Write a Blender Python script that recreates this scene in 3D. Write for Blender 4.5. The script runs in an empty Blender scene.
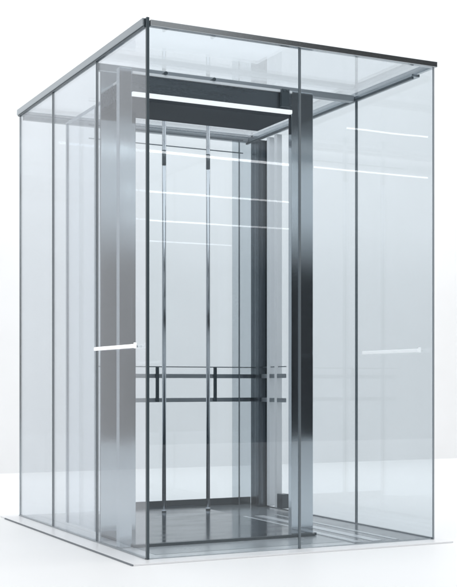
import bpy, bmesh, math
from mathutils import Vector
R = math.radians
sc = bpy.context.scene
col = sc.collection

W, D, H = 1.907, 2.417, 2.90          # glass shaft: width, depth, height
PY = 0.45                             # plane of the steel portal

# ------------------------------------------------------------------ materials
def new_mat(name):
    m = bpy.data.materials.new(name); m.use_nodes = True
    nt = m.node_tree; nt.nodes.clear()
    out = nt.nodes.new('ShaderNodeOutputMaterial')
    return m, nt, out

def noise_fac(nt, scale, detail=4, stretch=(1, 1, 1), rough=0.55):
    tc = nt.nodes.new('ShaderNodeTexCoord'); mp = nt.nodes.new('ShaderNodeMapping')
    mp.inputs['Scale'].default_value = stretch
    nz = nt.nodes.new('ShaderNodeTexNoise')
    nz.inputs['Scale'].default_value = scale; nz.inputs['Detail'].default_value = detail
    nz.inputs['Roughness'].default_value = rough
    nt.links.new(tc.outputs['Object'], mp.inputs['Vector']); nt.links.new(mp.outputs[0], nz.inputs['Vector'])
    return nz.outputs['Fac']

def pbr(name, c, rough, metal=0.0, var=0.0, scale=6, stretch=(1, 1, 1), rvar=0.0, bump=0.0, spec=0.5, aniso=0.0):
    m, nt, out = new_mat(name)
    b = nt.nodes.new('ShaderNodeBsdfPrincipled')
    b.inputs['Base Color'].default_value = (*c, 1); b.inputs['Roughness'].default_value = rough
    b.inputs['Metallic'].default_value = metal; b.inputs['Specular IOR Level'].default_value = spec
    f = noise_fac(nt, scale, stretch=stretch)
    if var:
        mx = nt.nodes.new('ShaderNodeMix'); mx.data_type = 'RGBA'
        mx.inputs[6].default_value = (*[max(0, v * (1 - var)) for v in c], 1)
        mx.inputs[7].default_value = (*[min(1, v * (1 + var)) for v in c], 1)
        nt.links.new(f, mx.inputs[0]); nt.links.new(mx.outputs[2], b.inputs['Base Color'])
    if rvar:
        mr = nt.nodes.new('ShaderNodeMapRange')
        mr.inputs['From Min'].default_value = 0.3; mr.inputs['From Max'].default_value = 0.7
        mr.inputs['To Min'].default_value = max(0.0, rough - rvar); mr.inputs['To Max'].default_value = rough + rvar
        nt.links.new(f, mr.inputs['Value']); nt.links.new(mr.outputs[0], b.inputs['Roughness'])
    if bump:
        bp = nt.nodes.new('ShaderNodeBump'); bp.inputs['Strength'].default_value = bump
        bp.inputs['Distance'].default_value = 0.002
        nt.links.new(f, bp.inputs['Height']); nt.links.new(bp.outputs[0], b.inputs['Normal'])
    nt.links.new(b.outputs[0], out.inputs['Surface'])
    return m

def glass(name, tint, ior, rough=0.0, cloud=0.0):
    """clear sheet: what lies behind shows tinted, Fresnel share mirrors the surroundings"""
    m, nt, out = new_mat(name)
    tr = nt.nodes.new('ShaderNodeBsdfTransparent'); tr.inputs['Color'].default_value = (*tint, 1)
    gl = nt.nodes.new('ShaderNodeBsdfGlossy'); gl.inputs['Roughness'].default_value = rough
    gl.inputs['Color'].default_value = (0.97, 0.98, 1.0, 1)
    fr = nt.nodes.new('ShaderNodeFresnel'); fr.inputs['IOR'].default_value = ior
    # faces seen from inside the slab must use the same index, not its inverse
    ge = nt.nodes.new('ShaderNodeNewGeometry')
    mi = nt.nodes.new('ShaderNodeMix'); mi.data_type = 'FLOAT'
    mi.inputs[2].default_value = ior; mi.inputs[3].default_value = 1.0 / ior
    nt.links.new(ge.outputs['Backfacing'], mi.inputs[0]); nt.links.new(mi.outputs[0], fr.inputs['IOR'])
    mx = nt.nodes.new('ShaderNodeMixShader')
    nt.links.new(fr.outputs[0], mx.inputs[0]); nt.links.new(tr.outputs[0], mx.inputs[1]); nt.links.new(gl.outputs[0], mx.inputs[2])
    wf = noise_fac(nt, 1.3, detail=1)
    bp = nt.nodes.new('ShaderNodeBump'); bp.inputs['Strength'].default_value = 0.25; bp.inputs['Distance'].default_value = 0.0012
    nt.links.new(wf, bp.inputs['Height']); nt.links.new(bp.outputs[0], gl.inputs['Normal'])
    last = mx
    if cloud:
        # thin uneven film: wipe marks and dust, and on left glass added reflection haze
        df = nt.nodes.new('ShaderNodeBsdfTranslucent'); df.inputs['Color'].default_value = (0.93, 0.95, 1, 1)
        d2 = nt.nodes.new('ShaderNodeBsdfDiffuse'); d2.inputs['Color'].default_value = (0.93, 0.95, 1, 1)
        ad = nt.nodes.new('ShaderNodeMixShader'); ad.inputs[0].default_value = 0.5
        nt.links.new(df.outputs[0], ad.inputs[1]); nt.links.new(d2.outputs[0], ad.inputs[2])
        f = noise_fac(nt, 2.2, detail=3)
        mr = nt.nodes.new('ShaderNodeMapRange')
        mr.inputs['From Min'].default_value = 0.25; mr.inputs['From Max'].default_value = 0.75
        mr.inputs['To Min'].default_value = cloud * 0.7; mr.inputs['To Max'].default_value = cloud * 1.3
        nt.links.new(f, mr.inputs['Value'])
        m2 = nt.nodes.new('ShaderNodeMixShader')
        nt.links.new(mr.outputs[0], m2.inputs[0]); nt.links.new(mx.outputs[0], m2.inputs[1]); nt.links.new(ad.outputs[0], m2.inputs[2])
        last = m2
    nt.links.new(last.outputs[0], out.inputs['Surface'])
    return m

def emit(name, c, s):
    m, nt, out = new_mat(name)
    e = nt.nodes.new('ShaderNodeEmission'); e.inputs['Color'].default_value = (*c, 1); e.inputs['Strength'].default_value = s
    nt.links.new(e.outputs[0], out.inputs['Surface'])
    return m

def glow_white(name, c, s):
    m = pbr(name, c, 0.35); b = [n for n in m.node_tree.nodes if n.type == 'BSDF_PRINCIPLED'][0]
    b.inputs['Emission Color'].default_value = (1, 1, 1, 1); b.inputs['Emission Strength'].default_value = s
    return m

M = {
 'studio_floor': pbr('studio_floor', (0.90, 0.905, 0.91), 0.45, var=0.012, scale=1.2, spec=0.35),
 'backdrop':     pbr('backdrop', (0.845, 0.853, 0.862), 0.9, var=0.035, scale=1.6, spec=0.1),  # mottled tone paints uneven light onto the wall
 'slab':         pbr('slab', (0.84, 0.85, 0.865), 0.30, var=0.02, scale=5, spec=0.4),
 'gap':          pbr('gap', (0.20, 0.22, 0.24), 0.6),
 'steel':        pbr('steel', (0.51, 0.56, 0.60), 0.07, 1.0, var=0.03, scale=3, stretch=(1, 1, .2), rvar=0.02),
 'steel_soft':   pbr('steel_soft', (0.52, 0.56, 0.60), 0.22, 1.0, var=0.05, scale=8, stretch=(8, 8, .3)),
 'dark_steel':   pbr('dark_steel', (0.14, 0.165, 0.185), 0.28, 0.9, var=0.08, scale=6, stretch=(.4, 6, 6), rvar=.05),
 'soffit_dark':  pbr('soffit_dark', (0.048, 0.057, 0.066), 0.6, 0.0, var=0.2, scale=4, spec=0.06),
 'column_dark':  pbr('column_dark', (0.14, 0.165, 0.185), 0.22, 0.8, var=0.1, scale=5, stretch=(1, 1, .2)),
 'rail_steel':   pbr('rail_steel', (0.30, 0.33, 0.355), 0.30, 0.45, var=0.06, scale=9),
 'rod_steel':    pbr('rod_steel', (0.42, 0.45, 0.48), 0.16, 1.0, var=0.05, scale=9),
 'rim':          pbr('rim', (0.42, 0.46, 0.49), 0.16, 1.0, var=0.05, scale=4, stretch=(.5, .5, 5)),
 'rim_front':    pbr('rim_front', (0.50, 0.53, 0.55), 0.14, 1.0, var=0.04, scale=4, stretch=(.5, 5, 5)),
 'seal':         pbr('seal', (0.055, 0.075, 0.088), 0.22, 0.2, spec=0.6),
 'post_grey':    pbr('post_grey', (0.33, 0.36, 0.385), 0.3, 0.3),
 'seal_mid':     pbr('seal_mid', (0.17, 0.20, 0.22), 0.25, 0.4),
 'floor_dark':   pbr('floor_dark', (0.022, 0.038, 0.052), 0.14, var=0.35, scale=2.5, stretch=(1, 3, 1), rvar=0.07, spec=0.5),
 'floor_mid':    pbr('floor_mid', (0.20, 0.225, 0.245), 0.20, 0.2, var=0.12, scale=3, rvar=0.05),
 'floor_pale':   pbr('floor_pale', (0.62, 0.645, 0.665), 0.22, 0.0, var=0.05, scale=3, rvar=0.05),
 'floor_land':   pbr('floor_land', (0.40, 0.43, 0.45), 0.25, 0.1, var=0.08, scale=3, rvar=0.05),
 'inlay':        pbr('inlay', (0.60, 0.63, 0.66), 0.25, 0.2, var=0.05),
 'white':        pbr('white', (0.86, 0.88, 0.90), 0.28, var=0.02),
 'bar_added_glow':      glow_white('bar_added_glow', (0.92, 0.93, 0.94), 0.42),  # emission added to brighten plain white bars
 'led':          emit('led', (0.95, 0.98, 1.0), 1.25),
 'glass':        glass('glass', (0.912, 0.930, 0.940), 1.40, cloud=0.006),
 'glass_left':   glass('glass_left', (0.930, 0.943, 0.953), 1.46, cloud=0.03),  # pale film stands in for reflected haze on this side
 'glass_smoke':  glass('glass_smoke', (0.80, 0.825, 0.84), 1.4),
 'glass_inner':  glass('glass_inner', (0.965, 0.975, 0.985), 1.40),
 'glass_roof':  glass('glass_roof', (0.93, 0.945, 0.955), 1.35),
}

# ------------------------------------------------------------------ mesh helpers
def bx(bm, x0, x1, y0, y1, z0, z1):
    v = [bm.verts.new(p) for p in ((x0,y0,z0),(x1,y0,z0),(x1,y1,z0),(x0,y1,z0),(x0,y0,z1),(x1,y0,z1),(x1,y1,z1),(x0,y1,z1))]
    for f in ((3,2,1,0),(4,5,6,7),(0,1,5,4),(1,2,6,5),(2,3,7,6),(3,0,4,7)):
        bm.faces.new([v[i] for i in f])

def tube(bm, p0, p1, r, n=20):
    p0, p1 = Vector(p0), Vector(p1); d = (p1 - p0)
    q = d.to_track_quat('Z', 'Y'); rings = []
    for p in (p0, p1):
        rings.append([bm.verts.new(p + q @ Vector((r*math.cos(2*math.pi*i/n), r*math.sin(2*math.pi*i/n), 0))) for i in range(n)])
    for i in range(n):
        j = (i+1) % n; f = bm.faces.new((rings[0][i], rings[0][j], rings[1][j], rings[1][i])); f.smooth = True
    bm.faces.new(rings[0][::-1]); bm.faces.new(rings[1])

def obj(name, shapes, mat, parent=None, bevel=0.0):
    bm = bmesh.new()
    for s in shapes:
        if s[0] == 'b': bx(bm, *s[1:])
        else: tube(bm, *s[1:])
    me = bpy.data.meshes.new(name); bm.to_mesh(me); bm.free()
    me.materials.append(M[mat])
    o = bpy.data.objects.new(name, me); col.objects.link(o)
    if parent: o.parent = parent
    if bevel:
        b = o.modifiers.new('bevel', 'BEVEL'); b.width = bevel; b.segments = 2; b.limit_method = 'ANGLE'; b.angle_limit = R(50)
    return o

def B(*a): return ('b',) + a
def T(*a): return ('t',) + a

def thing(name, label, cat):
    o = bpy.data.objects.new(name, None); col.objects.link(o)
    o['label'] = label; o['category'] = cat
    return o

def lab(o, text): o['label'] = text; return o

# ------------------------------------------------------------------ setting
o = obj('floor', [B(-16, 20, -11.5, 6.6, -0.13, -0.012)], 'studio_floor'); o['kind'] = 'structure'
o = obj('backdrop_wall', [B(-16, 20, 6.6, 6.8, -0.012, 9.0)], 'backdrop'); o['kind'] = 'structure'

# ------------------------------------------------------------------ base slab
base = thing('base_slab', 'low white base slab with a fine dark strip painted as shade along its left edge, carrying the glass elevator', 'base')
obj('slab', [B(-0.127, W+0.055, -0.12, D+0.06, -0.0118, -0.002)], 'slab', base, 0.002)
obj('edge_shade', [B(-0.1355, -0.1275, -0.12, D-0.08, -0.0118, -0.0035)], 'gap', base)  # dark strip painted in place of a shadow gap, left edge only
obj('floor_plate', [B(0.012, W-0.016, 0.012, D-0.012, -0.002, 0.003)], 'floor_pale', base, 0.001)
obj('side_floor', [B(1.345, W-0.017, 0.02, D-0.02, 0.0032, 0.0042)], 'floor_mid', base)
obj('landing_plate', [B(0.10, 1.34, 0.12, PY-0.03, 0.0032, 0.0042)], 'floor_land', base)

# ------------------------------------------------------------------ glass enclosure
g = 0.010
enc = thing('glass_enclosure', 'tall frameless clear glass enclosure with slim steel roof rim standing on the white base slab', 'glass enclosure')
xm = 0.957
ya, yb = 0.80, 1.65
def pane(name, shp, mat, text):
    return lab(obj(name, [shp], mat, enc), text)
z0, z1 = 0.0, H - 0.002
pane('glass_panel', B(0.014, xm-0.006, 0, g, z0, z1), 'glass', 'left clear front glass panel')
pane('glass_panel', B(xm+0.006, W-0.008, 0, g, z0, z1), 'glass', 'right clear front glass panel')
pl = pane('glass_panel', B(0, g, 0.016, ya-0.005, z0, z1), 'glass_left', 'left side glass panel nearest the front corner, with a white pull bar')
pane('glass_panel', B(0, g, ya+0.005, yb-0.005, z0, z1), 'glass_left', 'middle glass panel of the left side')
pane('glass_panel', B(0, g, yb+0.005, D-0.006, z0, z1), 'glass_left', 'rear glass panel of the left side')
pr = pane('glass_panel', B(W-g, W, 0.012, 0.875-0.005, z0, z1), 'glass', 'right side glass panel nearest the front corner, with a white pull bar')
pane('glass_panel', B(W-g, W, 0.875+0.005, D-0.006, z0, z1), 'glass', 'rear glass panel of the right side')
pane('glass_panel', B(0.012, W-0.012, D-g, D, z0, z1), 'glass', 'rear wall glass panel')
lab(obj('roof_glass', [B(0.03, W-0.03, 0.02, D-0.02, H+0.012, H+0.022)], 'glass_roof', enc), 'clear glass roof')

# white pull bars fixed to the side glass
for pnl, xs, x in ((pl, -1, 0.0), (pr, -1, W-g)):
    y0b, y1b = (0.10, 0.735)
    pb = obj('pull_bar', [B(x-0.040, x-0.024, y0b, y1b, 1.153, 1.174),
                          B(x-0.040, x-0.024, y0b-0.012, y0b, 1.150, 1.182)], 'bar_added_glow', pnl, 0.003)
    for ys in (y0b+0.04, y1b-0.04):
        obj('standoff', [T((x-0.026, ys, 1.163), (x-0.0005, ys, 1.163), 0.006)], 'steel_soft', pb)

# upright edge profiles
def post(shp, mat, text, bev=0.0015): return lab(obj('edge_profile', shp, mat, enc, bev), text)
post([B(-0.003, 0.013, -0.003, 0.015, -0.001, H+0.05)], 'seal', 'dark upright edge profile at the near front corner')
post([B(xm-0.006, xm+0.006, -0.002, g+0.003, -0.001, H)], 'seal_mid', 'upright joint in the middle of the front glass')
post([B(W-0.007, W+0.001, -0.002, 0.010, -0.001, H)], 'post_grey', 'grey upright edge profile at the right front corner')
post([B(-0.002, g+0.002, ya-0.006, ya+0.006, -0.001, H)], 'seal_mid', 'dark upright joint in the left side nearest the front corner')
post([B(-0.002, g+0.002, yb-0.007, yb+0.007, -0.001, H)], 'seal_mid', 'dark upright joint in the left side towards the rear')
post([B(-0.002, 0.012, D-0.006, D+0.002, -0.001, H)], 'rim', 'thin upright edge profile at the rear left corner')
post([B(W-g-0.003, W+0.003, 0.875-0.006, 0.875+0.006, -0.001, H)], 'seal_mid', 'grey upright joint in the right side')
post([B(W-0.012, W+0.002, D-0.006, D+0.002, -0.001, H)], 'seal_mid', 'upright edge profile at the rear right corner')

# roof rim
lab(obj('roof_rim', [B(0.016, W+0.014, -0.016, 0.022, H+0.001, H+0.036)], 'rim_front', enc, 0.003), 'dark steel front bar of the roof rim')
lab(obj('roof_rim', [B(-0.018, 0.012, 0.020, D+0.014, H+0.008, H+0.050)], 'rim', enc, 0.003), 'light steel left bar of the roof rim')
lab(obj('rim_seal', [B(-0.010, 0.012, 0.020, D+0.010, H, H+0.008)], 'seal', enc), 'fine dark line under the left roof rim')
lab(obj('roof_rim', [B(W-0.012, W+0.014, 0.024, D+0.014, H+0.001, H+0.040)], 'rim', enc, 0.003), 'right bar of the roof rim')
lab(obj('roof_rim', [B(0.013, W-0.013, D-0.012, D+0.014, H+0.001, H+0.040)], 'rim', enc, 0.003), 'rear bar of the roof rim')
lab(obj('ceiling_rail', [B(W-0.075, W-0.014, 0.13, D-0.03, H-0.030, H-0.012)], 'rim', enc, 0.002), 'steel rail under the right roof edge')
lab(obj('ceiling_rail_lip', [B(W-0.075, W-0.060, 0.13, D-0.03, H-0.045, H-0.030)], 'seal', enc, 0.001), 'dark lip of the right ceiling rail')
lab(obj('ceiling_beam', [B(0.012, W-0.076, 0.79, 0.845, H-0.045, H-0.004)], 'rail_steel', enc, 0.003), 'grey steel beam crossing under the glass roof')
lab(obj('ceiling_beam', [B(0.012, W-0.076, D-0.075, D-0.035, H-0.035, H-0.004)], 'rail_steel', enc, 0.003), 'rear steel beam under the glass roof')
lab(obj('bottom_channel', [B(-0.006, 0.016, 0.016, D, -0.002, 0.005)], 'post_grey', enc), 'thin channel at the foot of the left glass')
lab(obj('bottom_channel', [B(W-0.014, W+0.004, 0.012, D, -0.002, 0.010)], 'rail_steel', enc), 'thin channel at the foot of the right glass')

# ------------------------------------------------------------------ steel portal
por = thing('elevator_portal', 'polished steel door portal with two upright pillars and a dark header behind the front glass', 'door portal')
xl0, xl1, xr0, xr1 = 0.014, 0.092, 1.155, 1.309
lab(obj('pillar', [B(xl0, xl1, PY, 0.50, 0.0045, 2.79)], 'steel', por, 0.002), 'polished left pillar beside the left glass')
lab(obj('jamb_plate', [B(xl0, 0.24, 0.76, 0.775, 0.0045, 2.84)], 'steel', por, 0.002), 'polished plate behind the left pillar')
lab(obj('pillar', [B(xr0, xr1, PY, 0.49, 0.0045, 2.775)], 'steel', por, 0.002), 'polished right pillar')
hd = obj('header', [B(xl1, xr0-0.002, PY, 0.90, 2.655, 2.755)], 'dark_steel', por, 0.002)
obj('header_top', [B(xl1, xr0-0.002, PY-0.012, 0.90, 2.757, 2.772)], 'white', hd, 0.001)
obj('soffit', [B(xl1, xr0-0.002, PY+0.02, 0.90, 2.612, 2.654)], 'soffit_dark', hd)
obj('light_strip', [B(xl1, xr0-0.002, PY-0.014, PY+0.018, 2.631, 2.653)], 'led', hd, 0.002)
obj('bracket', [B(xr0-0.085, xr0-0.03, PY-0.030, PY-0.001, 2.665, 2.775),
                T((xr0-0.07, PY-0.034, 2.765), (xr0-0.07, PY-0.01, 2.765), 0.008),
                T((xr0-0.045, PY-0.034, 2.765), (xr0-0.045, PY-0.01, 2.765), 0.008)], 'seal', hd, 0.002)
for x in (0.30, 0.615):
    obj('rod_reflection', [T((x, PY-0.02, 2.782), (x, PY+0.02, 2.782), 0.010)], 'seal', hd)  # dark dots stand in for reflections of the rods
lab(obj('threshold', [B(xl1+0.002, xr1, PY-0.028, PY-0.004, 0.0, 0.022)], 'seal', por, 0.002), 'dark threshold line')

# ------------------------------------------------------------------ cabin
cab = thing('elevator_cabin', 'open elevator cabin with glossy dark floor, two tall rods and steel handrails', 'elevator cabin')
zf = 0.022
def slab_poly(name, pts, za, zb, mat, parent):
    bm = bmesh.new()
    lo = [bm.verts.new((x, y, za)) for x, y in pts]; hi = [bm.verts.new((x, y, zb)) for x, y in pts]
    bm.faces.new(lo[::-1]); bm.faces.new(hi); n = len(pts)
    for i in range(n): bm.faces.new((lo[i], lo[(i+1) % n], hi[(i+1) % n], hi[i]))
    me = bpy.data.meshes.new(name); bm.to_mesh(me); bm.free(); me.materials.append(M[mat])
    o = bpy.data.objects.new(name, me); col.objects.link(o); o.parent = parent
    return o
edge = [(0.10 + 0.57*t**2.2, PY + (D-0.03-PY)*t) for t in [i/16 for i in range(16, -1, -1)]]
slab_poly('cabin_floor', [(1.335, PY), (1.335, D-0.03)] + edge, 0.0045, zf, 'floor_dark', cab)
for x0i, x1i in ((1.37, 1.43), (1.50, 1.57), (1.66, 1.69)):
    obj('floor_inlay', [B(x0i, x1i, 0.06, 1.6, 0.0044, 0.006)], 'inlay', cab)
yr = D - 0.075
lab(obj('floor_darkener', [B(0.66, W-0.03, D-0.028, D-0.014, 0.0045, 0.060)], 'seal', cab, 0.002), 'low dark strip added along the rear wall to darken the floor reflection')  # added so the back of the glossy floor mirrors something dark
for x in (0.948, 1.303):
    ry = 1.97
    r_ = obj('rod', [T((x, ry, zf), (x, ry, H-0.003), 0.0145, 24)], 'rod_steel', cab)
    obj('rod_foot', [T((x, ry, zf), (x, ry, zf+0.018), 0.017, 24)], 'rod_steel', r_)
    obj('rod_dark_reflex', [T((x, ry, 2.55), (x, ry, 2.66), 0.0155, 24)], 'seal', r_)  # dark sleeve stands in for a dark reflection on the rod
for z, t in ((1.017, 'upper dark handrail bar'), (0.834, 'lower dark handrail bar')):
    lab(obj('handrail', [B(0.60, W-0.05, yr-0.045, yr-0.030, z-0.016, z+0.016),
                         B(W-0.06, W-0.045, 1.78, yr-0.045, z-0.016, z+0.016)], 'rail_steel', cab, 0.003), t)
for x in (1.030, 1.515):
    obj('handrail_post', [B(x-0.013, x+0.013, yr-0.060, yr-0.046, 0.82, 1.085)], 'seal', cab, 0.003)
lab(obj('guard_wire', [B(0.55, W-0.05, yr-0.04, yr-0.035, 1.083, 1.090),
                  B(W-0.05, W-0.045, 1.78, yr-0.04, 1.083, 1.090)], 'seal_mid', cab), 'thin line above the handrail')
lab(obj('guide_column', [B(1.822, 1.885, 2.15, 2.28, 0.0045, H-0.05)], 'column_dark', cab, 0.002), 'dark mirroring guide column in the rear right corner')
lab(obj('guide_column', [B(1.887, 1.896, 2.10, 2.25, 0.0045, H-0.05)], 'steel_soft', cab, 0.002), 'narrow grey guide column beside the mirroring one')
lab(obj('guide_rail', [B(1.845, 1.892, 2.02, 2.06, zf, H-0.05)], 'white', cab, 0.004), 'white upright guide rail')
lab(obj('guide_rail', [B(1.845, 1.892, 1.90, 1.94, zf, H-0.05)], 'white', cab, 0.004), 'second white upright guide rail, nearer the portal')
lab(obj('rail_foot', [B(1.83, 1.892, 1.79, 1.87, zf, 0.13)], 'seal', cab, 0.003), 'dark foot block beside the guide rails')
lab(obj('smoked_panel', [B(1.62, 1.818, 2.20, 2.206, zf, H-0.06)], 'glass_smoke', cab), 'grey tinted glass strip beside the guide column')
lab(obj('panel_joint', [B(1.672, 1.680, 2.19, 2.199, zf, H-0.06)], 'seal_mid', cab), 'fine dark joint in front of the tinted strip')
lab(obj('transom', [B(0.5, 1.78, yr-0.012, yr-0.004, 2.885-0.115, 2.885-0.108),
                    B(0.5, 1.78, yr-0.012, yr-0.004, 2.90-0.03, 2.90-0.022)], 'seal_mid', cab), 'pair of fine cross lines near the top of the rear wall')
# inner side panel on the left
sp = obj('side_panel', [B(0.100, 0.108, 0.90, 1.640, zf, 2.70)], 'glass_inner', cab)
obj('panel_frame', [B(0.096, 0.112, 0.90, 1.664, 2.70, 2.715), B(0.096, 0.112, 1.640, 1.664, zf, 2.70), B(0.096, 0.112, 1.09, 1.105, zf, 2.70)], 'steel_soft', sp, 0.002)

# ------------------------------------------------------------------ surroundings and lamps
w = bpy.data.worlds.new('World'); sc.world = w; w.use_nodes = True
nt = w.node_tree; nt.nodes.clear()
N = nt.nodes.new; L = nt.links.new
wo = N('ShaderNodeOutputWorld'); bg = N('ShaderNodeBackground')
tc = N('ShaderNodeTexCoord'); sx = N('ShaderNodeSeparateXYZ'); L(tc.outputs['Generated'], sx.inputs[0])
def math_(op, a, b=None):
    n = N('ShaderNodeMath'); n.operation = op
    for i, v in enumerate((a, b)):
        if v is None: continue
        if isinstance(v, (int, float)): n.inputs[i].default_value = v
        else: L(v, n.inputs[i])
    return n.outputs[0]
ny = math_('MULTIPLY', sx.outputs['Y'], -1.0)
yy = math_('MAXIMUM', ny, 0.05)
u = math_('DIVIDE', sx.outputs['Z'], yy)            # rise of a far strip parallel to the front
v = math_('MULTIPLY_ADD', u, 1.25); v.node.inputs[2].default_value = 0.25   # u -0.2..0.6 -> 0..1
cr = N('ShaderNodeValToRGB'); cr.color_ramp.interpolation = 'LINEAR'
L(v, cr.inputs[0])
def P(uu): return uu*1.25 + 0.25
stops = [(-0.20, .85), (-0.085, .55), (-0.050, .004), (0.108, .004), (0.162, .95), (0.205, 1.0),
         (0.217, .75), (0.219, .10), (0.224, .10), (0.227, .75), (0.236, .72), (0.244, .09), (0.285, .09), (0.32, .55), (0.42, 1.0)]
el = cr.color_ramp.elements
el[0].position = P(stops[0][0]); el[0].color = (stops[0][1],)*3 + (1,)
el[1].position = P(stops[-1][0]); el[1].color = (stops[-1][1],)*3 + (1,)
for uu, c in stops[1:-1]:
    e = el.new(P(uu)); e.color = (c*0.95, c*0.985, min(1, c*1.01), 1)
# thin ceiling lamp lines of the room behind the viewer
tot = None
aa = math_('DIVIDE', sx.outputs['X'], yy)
for uu, wd, s, a0, a1 in ((0.2140, 0.0012, 8.0, 0.33, 0.562), (0.2140, 0.0008, 5.5, 0.59, 0.726), (0.1772, 0.0008, 6.0, 0.39, 0.562),
                  (0.1508, 0.0007, 5.0, 0.39, 0.562), (0.1317, 0.0006, 2.5, 0.39, 0.50), (0.2557, 0.0008, 5.5, 0.628, 0.726)):
    d = math_('ABSOLUTE', math_('SUBTRACT', u, uu))
    k = math_('MULTIPLY', math_('LESS_THAN', d, wd), s)
    k = math_('MULTIPLY', k, math_('MULTIPLY', math_('GREATER_THAN', aa, a0), math_('LESS_THAN', aa, a1)))
    tot = k if tot is None else math_('ADD', tot, k)
add = N('ShaderNodeMix'); add.data_type = 'RGBA'; add.blend_type = 'ADD'; add.inputs[0].default_value = 1
L(cr.outputs[0], add.inputs[6]); L(tot, add.inputs[7])
# dark patch added behind the viewer so the roof rim mirrors darker rightwards, fading left
mr = N('ShaderNodeMapRange'); L(aa, mr.inputs['Value'])
for k_, v_ in (('From Min', 0.46), ('From Max', 0.58), ('To Min', 0.0), ('To Max', 0.90)): mr.inputs[k_].default_value = v_
dk = math_('SUBTRACT', 1.0, math_('MULTIPLY', mr.outputs[0], math_('MULTIPLY', math_('GREATER_THAN', u, 0.286), math_('LESS_THAN', aa, 1.4))))
vm = N('ShaderNodeVectorMath'); vm.operation = 'SCALE'; L(add.outputs[2], vm.inputs[0]); L(dk, vm.inputs['Scale'])
isb = math_('GREATER_THAN', ny, 0.12)
mx = N('ShaderNodeMix'); mx.data_type = 'RGBA'; L(isb, mx.inputs[0])
mx.inputs[6].default_value = (0.93, 0.945, 0.96, 1); L(vm.outputs[0], mx.inputs[7])
L(mx.outputs[2], bg.inputs['Color']); bg.inputs['Strength'].default_value = 0.95
L(bg.outputs[0], wo.inputs['Surface'])

def area(name, loc, target, size, power, c=(1, 1, 1)):
    l = bpy.data.lights.new(name, 'AREA'); l.shape = 'RECTANGLE'; l.size, l.size_y = size; l.energy = power; l.color = c
    o = bpy.data.objects.new(name, l); col.objects.link(o); o.location = loc
    o.rotation_euler = (Vector(target) - Vector(loc)).to_track_quat('-Z', 'Y').to_euler()
    return o
area('overhead_lamp', (1.0, -1.0, 6.5), (1.0, 0.5, 0), (7, 6), 190, (0.97, 0.985, 1))
area('backdrop_fill', (4.6, 3.2, 6.2), (4.9, 6.6, 0.9), (12, 1.2), 240)  # unseen lamp added to whiten the backdrop

# ------------------------------------------------------------------ camera
cam = bpy.data.cameras.new('camera'); co = bpy.data.objects.new('camera', cam); col.objects.link(co)
sc.camera = co
co.location = (-2.459, -5.950, 0.9485)
co.rotation_euler = (R(90), 0, R(-26.398))
cam.sensor_fit = 'HORIZONTAL'; cam.sensor_width = 36; cam.lens = 1181.6/457*36
cam.shift_y = 91.5/457
cam.clip_start = 0.05; cam.clip_end = 200

sc.view_settings.view_transform = 'Standard'; sc.view_settings.look = 'None'
sc.view_settings.exposure = 0; sc.view_settings.gamma = 1
sc.cycles.max_bounces = 14; sc.cycles.transparent_max_bounces = 40; sc.cycles.glossy_bounces = 8
sc.cycles.use_denoising = True
